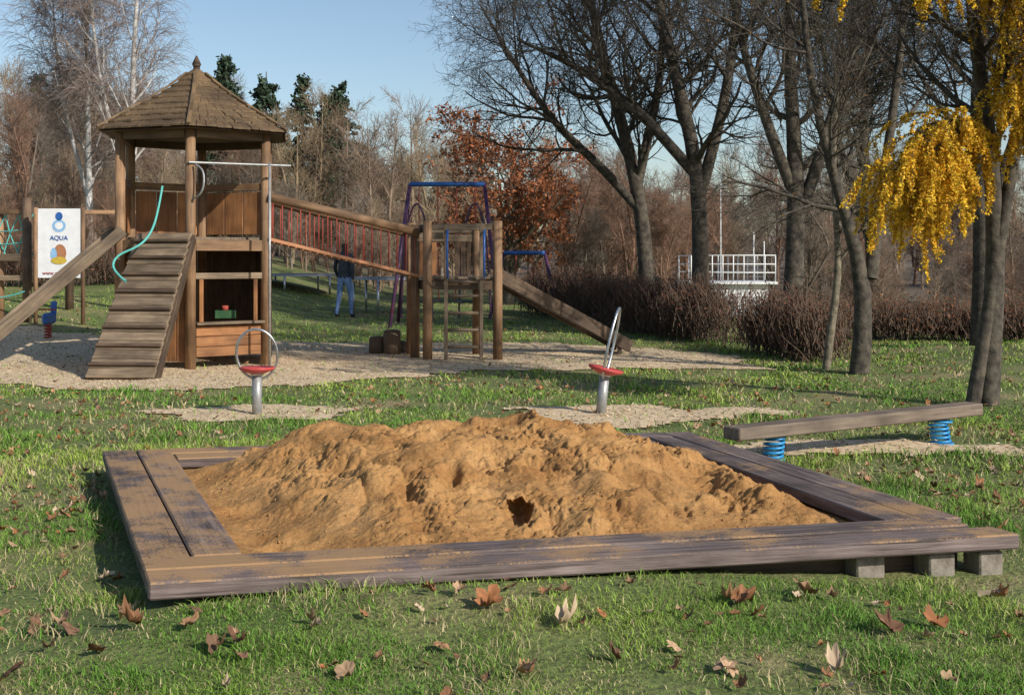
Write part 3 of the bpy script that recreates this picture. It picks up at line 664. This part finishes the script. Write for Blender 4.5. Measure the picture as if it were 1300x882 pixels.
def leafq(pos,size,rg,hang=0):
    n=len(pos);a=nrm_(rg.normal(size=(n,3)));a[:,2]-=hang;a=nrm_(a);b=nrm_(np.cross(a,rg.normal(size=(n,3))));s=(size*rg.uniform(.5,1.3,n))[:,None]
    V=np.stack([pos-a*s,pos+b*s*.5,pos+a*s,pos-b*s*.5],1);return V.reshape(-1,3),np.arange(4*n).reshape(n,4)
def alongpts(P,n,rg,jit,t0=0.,t1=1.):
    Np,m=P.shape[:2];par=np.repeat(np.arange(Np),n);f=(t0+(t1-t0)*rg.random(Np*n))*(m-1)*.999;i=f.astype(int);fr=(f-i)[:,None]
    return P[par,i]*(1-fr)+P[par,i+1]*fr+rg.normal(0,jit,(Np*n,3))
def bare(name,trunks,mat,seed,dens=1.,l1=3.,parent=None,t0=.3,dead=True):
    rg=np.random.default_rng(seed);tp=[resamp(p,r) for p,r in trunks]
    P0=np.stack([t[0] for t in tp]);R0=np.stack([t[1] for t in tp])
    P1,R1=grow(P0,R0,int(14*dens),t0,.97,52,l1,9,.10,.13,.5,rg,.011)
    P2,R2=grow(P1,R1,9,.12,1,48,l1*.52,7,.06,.16,.55,rg,.006)
    P3,R3=grow(P2,R2,8,.12,1,44,l1*.28,5,.03,.2,.6,rg,.0042)
    P4,R4=grow(P3,R3,4,.15,1,42,l1*.14,4,.02,.2,.6,rg,.0034)
    V,F=merge([tube(P0,R0,10),tube(P1,R1,7),tube(P2,R2,5),tube(P3,R3,3),tube(P4,R4,3)]);o=mkn(name,V,F,mat,smooth=True,parent=parent)
    if dead:
        lp=alongpts(P4[rg.random(len(P4))<.03],1,rg,.02);Vl,Fl=leafq(lp,.035,rg,.6)
        c=np.array([.28,.15,.06])*rg.uniform(.5,1.3,len(lp))[:,None];mkn("last_leaves",Vl,Fl,leafc,col=np.repeat(c,4,0),parent=o)
    return o
bare("bare_maple_tree",[([(4.7,17.1,-.1),(4.78,17.1,.7),(4.88,17.1,1.34),(4.55,17.1,2.0),(4.25,17.0,2.95),(3.98,16.9,4.0),(3.85,16.9,5.6),(3.7,16.9,7.6)],[.14,.12,.11,.08,.065,.05,.035,.012]),
 ([(4.86,17.1,1.3),(5.0,17.2,2.1),(5.15,17.3,3.0),(5.35,17.3,4.5),(5.5,17.3,6.2),(5.6,17.3,8)],[.095,.08,.065,.05,.035,.012])],bark_m,11,1.,2.3)
bare("bare_maple_tree",[([(4.85,22,-.1),(4.9,22,1),(4.98,22,2),(4.95,22,3.5),(4.8,22,5.3),(4.95,22,8),(5,22,10)],[.2,.17,.16,.13,.1,.06,.02]),
 ([(4.97,22,2.2),(5.4,22,3.4),(5.9,22,5),(6.1,22,7.5)],[.12,.1,.07,.02]),([(4.96,22,2.6),(4.4,21.9,4),(3.9,21.9,5.6),(3.6,21.9,7.6)],[.11,.09,.06,.02])],bark_m,12,1.,2.6)
bare("bare_maple_tree",[([(3.87,26,-.1),(3.9,26,2),(3.85,26,3.6),(3.3,26,5.6),(2.8,26,8),(2.6,26,10.5)],[.2,.17,.15,.12,.08,.02]),
 ([(3.88,26,2.9),(4.4,26,4.8),(4.7,26,7),(4.8,26,10)],[.13,.11,.08,.02]),([(3.8,26,3.3),(2.6,25.8,4.6),(1.3,25.6,5.5),(.1,25.5,6.0)],[.12,.1,.07,.02])],bark_m,13,1.,3.2)
bare("bare_maple_tree",[([(3.0,28,-.1),(3.0,28,1.8),(2.75,28,3.5),(2.2,28,5.4),(1.6,28,7.8),(1.3,28,10)],[.2,.17,.15,.12,.08,.02]),
 ([(2.9,28,2.6),(2.0,28,3.6),(.9,28,4.6),(.0,28,6.0),(-.7,28,7.2)],[.12,.1,.08,.05,.02]),([(2.8,28,3.3),(3.3,28,5.5),(3.4,28,8.5)],[.12,.09,.02])],bark_m,14,1.,3.2)
bare("bare_maple_tree",[([(4.4,17.7,-.1),(4.5,17.7,.8),(4.62,17.7,1.4),(4.5,17.7,2.6),(4.6,17.7,4.5)],[.06,.055,.05,.035,.012])],bark2_m,15,.7,1.4,dead=False)
bare("bare_maple_tree",[([(7.6,20.5,-.1),(7.7,20.5,2),(7.5,20.5,4),(7.9,20.5,7),(7.8,20.5,9.5)],[.17,.15,.12,.07,.02]),([(7.7,20.5,2),(8.5,20.5,4.5),(8.9,20.5,8)],[.12,.08,.02])],bark_m,16,1.,2.8)
bare("bare_maple_tree",[([(8.6,30,-1.2),(8.6,30,2),(8.3,30,4),(8.5,30,7),(8.4,30,9.5)],[.17,.15,.12,.07,.02]),([(8.6,30,1.8),(7.7,30,4.5),(7.2,30,8)],[.12,.08,.02])],bark_m,17,1.,3.0)
# larch at right edge
lt=empty("larch_tree")
tr=[([(5.05,13.4,-.1),(5.08,13.4,.6),(5.17,13.4,1.4),(5.13,13.4,2.6),(4.92,13.4,3.8),(4.78,13.4,5.6),(4.7,13.4,7.6)],[.12,.11,.10,.085,.07,.05,.02]),
 ([(4.86,13.35,-.1),(4.98,13.35,.6),(5.12,13.38,1.3),(5.2,13.38,2.0),(5.45,13.3,3.4),(5.6,13.3,5.2),(5.7,13.3,7.5)],[.08,.075,.07,.065,.06,.045,.015])]
bare("trunk_and_branches",tr,bark_m,21,1.,1.7,parent=lt,t0=.38,dead=False)
def larchbough(path,nb,ln,seed,leafn):
    rg=np.random.default_rng(seed);P,Rr=resamp(path,np.linspace(.028,.006,len(path)),12)
    P0=P[None];R0=Rr[None]
    P1,R1=grow(P0,R0,nb,.12,1,74,ln,9,-.34,.10,.5,rg,.005,short=.1)
    P2,R2=grow(P1,R1,8,.1,1,34,ln*.30,6,-.34,.10,.6,rg,.0025,short=.3)
    V,F=merge([tube(P0,R0,6),tube(P1,R1,4),tube(P2,R2,3)]);mkn("bough",V,F,bark_m,parent=lt)
    lp=np.concatenate([alongpts(P2,leafn,rg,.012),alongpts(P1,leafn*3,rg,.014,.15)])
    V,F=leafq(lp,.021,rg,.25);c=np.array([.95,.62,.05])*rg.uniform(.5,1.05,len(lp))[:,None];c[:,1]*=rg.uniform(.85,1.08,len(lp))
    mkn("yellow_needles",V,F,leafc,col=np.repeat(c,4,0),parent=lt)
larchbough([(4.95,13.3,3.0),(4.5,13.0,2.98),(4.15,12.8,2.8),(3.85,12.6,2.45)],38,.95,31,44)
larchbough([(5.0,13.3,2.75),(4.6,13.1,2.75),(4.25,12.9,2.55),(3.98,12.7,2.25)],30,.8,32,44)
larchbough([(4.95,13.25,2.95),(4.7,12.95,2.95),(4.4,12.7,2.8),(4.15,12.5,2.6)],22,.7,37,40)
larchbough([(5.1,13.2,4.4),(5.15,13.0,4.3),(5.3,12.8,4.0),(5.5,12.6,3.6)],36,.95,33,42)
larchbough([(5.1,13.2,3.6),(5.1,13.0,3.6),(5.25,12.8,3.4),(5.5,12.6,3.0)],30,.8,34,40)
larchbough([(5.0,13.2,4.9),(5.0,12.9,4.7),(5.1,12.7,4.4),(5.3,12.5,4.2)],30,.8,38,38)
larchbough([(5.2,13.2,5.2),(5.4,12.9,5.0),(5.6,12.7,4.6),(5.9,12.5,4.2)],28,.9,39,38)
larchbough([(4.85,13.2,5.1),(4.2,13.0,5.0),(3.6,12.9,4.85),(3.25,12.8,4.6)],12,.85,35,26)
larchbough([(4.95,13.2,4.6),(4.7,13.0,4.65),(4.45,12.8,4.55),(4.3,12.6,4.4)],14,.6,36,26)
# birches
def birch(x,y,h,seed,lean):
    rg=np.random.default_rng(seed);g0=Tz(x,y);e=empty("birch_tree")
    tr=[resamp([(x,y,g0-.2),(x+lean*.2,y,g0+h*.35),(x+lean*.5,y,g0+h*.7),(x+lean,y,g0+h)],[.13,.1,.06,.015]),resamp([(x+lean*.15,y,g0+h*.2),(x-.7,y,g0+h*.45),(x-1.1,y,g0+h*.7),(x-1.2,y,g0+h*.95)],[.08,.06,.04,.012])]
    P0=np.stack([t[0] for t in tr]);R0=np.stack([t[1] for t in tr])
    P1,R1=grow(P0,R0,20,.2,.97,34,h*.27,8,.10,.10,.4,rg,.012)
    P2,R2=grow(P1,R1,10,.15,1,38,h*.13,6,.0,.13,.5,rg,.009)
    P3,R3=grow(P2,R2,11,.15,1,35,h*.11,6,-.22,.12,.5,rg,.006)
    V,F=merge([tube(P0,R0,8),tube(P1,R1,5)]);mkn("trunk",V,F,birch_m,parent=e,smooth=True)
    V,F=merge([tube(P2,R2,3),tube(P3,R3,3)]);mkn("twigs",V,F,btwig_m,parent=e)
birch(-11.6,38,10.8,41,.5);birch(-13.4,40,9.5,42,-.2)
# copper beech
def beech(x,y,h,w,seed):
    rg=np.random.default_rng(seed);g0=Tz(x,y);e=empty("copper_beech_tree")
    P0,R0=resamp([(x,y,g0-.2),(x,y,g0+h*.4),(x+.1,y,g0+h*.88)],[.17,.12,.02]);P0=P0[None];R0=R0[None]
    P1,R1=grow(P0,R0,44,.06,.97,66,w*.58,8,.05,.12,.5,rg,.014,short=.4)
    P2,R2=grow(P1,R1,9,.2,1,45,w*.2,6,.04,.15,.5,rg,.008)
    P3,R3=grow(P2,R2,6,.2,1,45,w*.09,4,.02,.15,.5,rg,.005)
    V,F=merge([tube(P0,R0,8),tube(P1,R1,4),tube(P2,R2,3),tube(P3,R3,3)]);mkn("trunk_and_branches",V,F,bark2_m,parent=e)
    lp=np.concatenate([alongpts(P3,10,rg,.05),alongpts(P2,7,rg,.06)]);cl=fbm(lp[:,0]*1.5,lp[:,2]*1.5,2,3);lp=lp[rg.random(len(lp))<np.clip((cl-.2)*2.5,.25,.95)]
    V,F=leafq(lp,.06,rg);c=np.array([.42,.155,.065])*rg.uniform(.4,1.35,len(lp))[:,None]
    mkn("copper_leaves",V,F,leafc,col=np.repeat(c,4,0),parent=e)
beech(-.1,36,4.7,6.0,51)
# conifers
def conifer(x,y,h,w,seed):
    rg=np.random.default_rng(seed);g0=Tz(x,y);e=empty("spruce_tree")
    P0,R0=resamp([(x,y,g0-.2),(x,y,g0+h*.5),(x,y,g0+h)],[.2,.12,.02]);P0=P0[None];R0=R0[None]
    nb=130;t=np.sort(rg.uniform(.12,.995,nb));a=rg.uniform(0,6.283,nb);L_=w*(1-t)**.75*rg.uniform(.6,1.15,nb)+.12
    s=np.linspace(0,1,6)[None]
    P1=np.stack([x+np.cos(a)[:,None]*L_[:,None]*s,y+np.sin(a)[:,None]*L_[:,None]*s,(g0+h*t)[:,None]+L_[:,None]*(-.35*s+.2*s**2)],-1);R1=np.full((nb,6),.025)
    P2,R2=grow(P1,R1,8,.1,1,55,.38,4,-.1,.1,.5,rg,.01,short=.4)
    V,F=merge([tube(P0,R0,6),tube(P1,R1,3)]);mkn("trunk_and_branches",V,F,bark_m,parent=e)
    lp=np.concatenate([alongpts(P2,8,rg,.03),alongpts(P1,10,rg,.05)]);V,F=leafq(lp,.10,rg,.3);c=np.array([.04,.065,.035])*rg.uniform(.5,1.6,len(lp))[:,None]
    mkn("needles",V,F,conc_,col=np.repeat(c,4,0),parent=e)
for x,y,zt,w,s in((-13.6,60,11.2,2.4,61),(-11.7,60,10.5,2.5,62),(-10.3,62,10.5,2.2,63),(-8.2,60,9.9,2.4,64),(-14.6,64,10.9,2.3,65),(-9.4,64,9.9,2.3,66),(-24,64,11,2.4,67)):
    conifer(x,y,zt-Tz(x,y),w,s)
# distant woodland variants
dw=empty("distant_woodland")
vm=[]
for s_ in range(5):
    rg=np.random.default_rng(100+s_);h=9
    tr=[resamp([(0,0,-.5),(rg.normal(0,.2),rg.normal(0,.2),h*.4),(rg.normal(0,.6),rg.normal(0,.6),h*.95)],[.14,.1,.02])]
    if s_%2:tr.append(resamp([(0,0,h*.15),(rg.normal(0,1),rg.normal(0,1),h*.5),(rg.normal(0,1.5),rg.normal(0,1.5),h*.9)],[.09,.07,.02]))
    P0=np.stack([t[0] for t in tr]);R0=np.stack([t[1] for t in tr])
    P1,R1=grow(P0,R0,18,.1,.97,42,3.0,7,.12,.12,.5,rg,.02)
    P2,R2=grow(P1,R1,9,.15,1,42,1.4,5,.07,.15,.5,rg,.013)
    P3,R3=grow(P2,R2,7,.15,1,40,.8,4,.05,.2,.5,rg,.010)
    V,F=merge([tube(P0,R0,6),tube(P1,R1,3),tube(P2,R2,3),tube(P3,R3,3)])
    tint=[(1,1,1),(1.15,.85,.72),(1.25,1.15,.9),(.75,.73,.7),(1.05,.93,.82)][s_]
    m_=noisy("woodland_twigs_%d"%s_,(.15*tint[0],.12*tint[1],.093*tint[2]),(.29*tint[0],.232*tint[1],.18*tint[2]),.7,.95,0)
    o=mkn("woodland_tree",V,F,m_,parent=dw);vm.append(o.data);bpy.data.objects.remove(o)
rg=np.random.default_rng(9)
def plant(n,x0,x1,y0,y1,s0,s1,kinds=(0,1,2,3,4),zz=(.8,1.2)):
    for _ in range(n):
        x=rg.uniform(x0,x1);y=rg.uniform(y0,y1);o=bpy.data.objects.new("woodland_tree",vm[rg.choice(kinds)]);COL.objects.link(o)
        s_=rg.uniform(s0,s1);o.location=(x,y,Tz(x,y));o.scale=(s_,s_,s_*rg.uniform(*zz));o.rotation_euler=(0,0,rg.uniform(0,6.28));o.parent=dw
plant(48,-36,-16,56,74,.75,.98)
plant(46,-17,-1,56,78,.52,.76)
plant(80,-3,36,56,82,.52,.74)
plant(40,-50,50,82,110,.55,.8)
plant(30,-24,-8,46,56,.42,.62)
plant(20,-20,-3,40,48,.28,.42,zz=(.7,1))
plant(12,-9,-3,44,52,.58,.70,(2,4))
plant(55,3,30,38,56,.3,.52,(0,1,3,4),(.7,1))
plant(34,8,22,26,40,.2,.38,(0,1,3,4),(.6,.9))
plant(20,1,6,36,46,.3,.5,(1,3),(.7,1))
plant(30,-24,-9,34,42,.14,.22,(1,),(.8,1.1))
plant(24,-9,0,41,45,.16,.28,(1,4),(.8,1.1))
# ------------------------------------------------------------------ hedges
def hedge(name,path,w,h,n,seed,gap=None,col=(.20,.09,.05),leaf=.028,nl=2):
    rg=np.random.default_rng(seed);path=np.array(path,float);d=np.r_[0,np.cumsum(np.linalg.norm(np.diff(path,axis=0),axis=1))]
    t=rg.random(n)*d[-1];fr=t/d[-1]
    if gap:
        k=~((fr>gap[0])&(fr<gap[1])&(rg.random(n)<gap[2]));t=t[k];fr=fr[k];n=len(t)
    x=np.interp(t,d,path[:,0])+rg.normal(0,w*.3,n);y=np.interp(t,d,path[:,1])+rg.normal(0,w*.3,n)
    hh=h*(.72+.55*fbm(x*1.2,y*1.2,3,seed));z=terr(x,y)+rg.uniform(0,.55,n)*hh
    L_=hh*rg.uniform(.25,.6,n);dx=rg.normal(0,.35,n);dy=rg.normal(0,.35,n)
    s=np.linspace(0,1,4)[None]
    P=np.stack([x[:,None]+(dx*L_)[:,None]*s,y[:,None]+(dy*L_)[:,None]*s,z[:,None]+L_[:,None]*s],-1)+rg.normal(0,.02,(n,4,3))
    V,F=tube(P,np.broadcast_to(np.array([.009,.007,.005,.003])[None],(n,4)).copy(),3)
    e=empty(name);mkn("stems",V,F,hst_m,parent=e)
    lp=alongpts(P,nl,rg,.03,.3);V,F=leafq(lp,leaf,rg);c=np.array(col)*rg.uniform(.3,1.3,len(lp))[:,None];mkn("leaves",V,F,leafc,col=np.repeat(c,4,0),parent=e)
hst_m=noisy("hedge_stems",(.07,.045,.03),(.17,.115,.08),3,.95,0)
hedge("hedge",[(0.6,32),(1.7,28.5),(2.5,25.6),(3.6,22.4),(4.75,18.9)],.75,1.12,13000,71,gap=(.715,.865,.90),col=(.19,.075,.045),nl=3)
hedge("hedge",[(-15,31),(-11,31),(-7.5,33)],.8,1.1,5000,72,col=(.30,.12,.07))
hedge("hedge",[(6.4,24),(9,22.5),(13,22)],1.2,.8,6000,73,col=(.32,.12,.055))
# ------------------------------------------------------------------ person (jacket, jeans) walking away
def person(x,y,g0,hdg):
    pts=[((0,0,.93),.15),((0,0,1.12),.15),((0,.01,1.32),.17),((0,.01,1.46),.10),((0,0,1.55),.055),((0,-.01,1.64),.09),((0,-.01,1.74),.08)]
    ed=[(0,1),(1,2),(2,3),(3,4),(4,5),(5,6)]
    def add(ch,root):
        pr=root
        for p,r in ch:pts.append((p,r));ed.append((pr,len(pts)-1));pr=len(pts)-1
    for s_ in(-1,1):
        f=.12*s_
        add([((.10*s_,0,.86),.11),((.12*s_,-.03+f*.5,.50),.075),((.13*s_,.03+f,.10),.05),((.13*s_,.02+f,.045),.045),((.14*s_,-.14+f,.03),.035)],0)
        add([((.19*s_,.01,1.42),.07),((.26*s_,.05-f*.5,1.14),.052),((.25*s_,-.06-f,.92),.038),((.25*s_,-.1-f,.83),.032)],3)
    me=bpy.data.meshes.new("body");me.from_pydata([p for p,r in pts],ed,[]);o=bpy.data.objects.new("body",me);COL.objects.link(o)
    o.modifiers.new("s",'SKIN');sub=o.modifiers.new("u",'SUBSURF');sub.levels=2;sub.render_levels=2
    for i,(p,r) in enumerate(pts):me.skin_vertices[0].data[i].radius=(r,r*.8)
    me.skin_vertices[0].data[0].use_root=True
    dg=bpy.context.evaluated_depsgraph_get();m2=bpy.data.meshes.new_from_object(o.evaluated_get(dg));bpy.data.objects.remove(o)
    mats=[noisy("jeans",(.12,.2,.38),(.2,.3,.52),20,.9,.2),noisy("dark_jacket",(.02,.025,.04),(.04,.045,.06),10,.8,.2),noisy("skin",(.5,.32,.24),(.55,.36,.27),10,.6,.1),noisy("hair",(.03,.02,.015),(.06,.04,.03),30,.8,.3),black_m]
    m2.materials.clear()
    for q in mats:m2.materials.append(q)
    for p in m2.polygons:
        c=p.center;p.use_smooth=True
        if c.z<.08:k=4
        elif c.z<.93 and abs(c.x)<.22:k=0
        elif c.z<.88:k=2
        elif c.z<1.53:k=1
        elif c.z>1.68 or c.y>.0:k=3
        else:k=2
        p.material_index=k
    o=bpy.data.objects.new("person",m2);COL.objects.link(o);o.location=(x,y,g0);o.rotation_euler=(0,0,hdg)
person(-3.92,29.5,Tz(-3.92,29.5)+.0,math.radians(160))
# ------------------------------------------------------------------ light, sky, camera
w=bpy.data.worlds.new("World");S.world=w;w.use_nodes=True;nt=w.node_tree
sky=nt.nodes.new('ShaderNodeTexSky');sky.sky_type='NISHITA';sky.sun_disc=False
el=math.radians(31);az=Vector((.76,-.65,0)).normalized()
sky.sun_elevation=el;sky.sun_rotation=math.atan2(az.x,az.y);sky.air_density=1.0;sky.dust_density=.7;sky.ozone_density=1.6
nt.links.new(sky.outputs[0],nt.nodes['Background'].inputs[0]);nt.nodes['Background'].inputs[1].default_value=.125
sl=bpy.data.lights.new("sun","SUN");sl.energy=5.0;sl.angle=math.radians(.5);sl.color=(1,.95,.87)
so=bpy.data.objects.new("sun",sl);COL.objects.link(so)
sv=Vector((az.x*math.cos(el),az.y*math.cos(el),math.sin(el)));so.rotation_euler=sv.to_track_quat('Z','Y').to_euler();so.location=(20,-20,20)
cam=bpy.data.cameras.new("camera");co=bpy.data.objects.new("camera",cam);COL.objects.link(co)
co.location=(0,0,1.55);co.rotation_euler=(math.pi/2,0,0);cam.sensor_width=36;cam.lens=36*1600/1300;cam.shift_y=-111/1300;cam.clip_end=2000;cam.clip_start=.05
S.camera=co
S.view_settings.view_transform='Standard';S.view_settings.look='None';S.view_settings.exposure=0
print("done",len(bpy.data.objects))
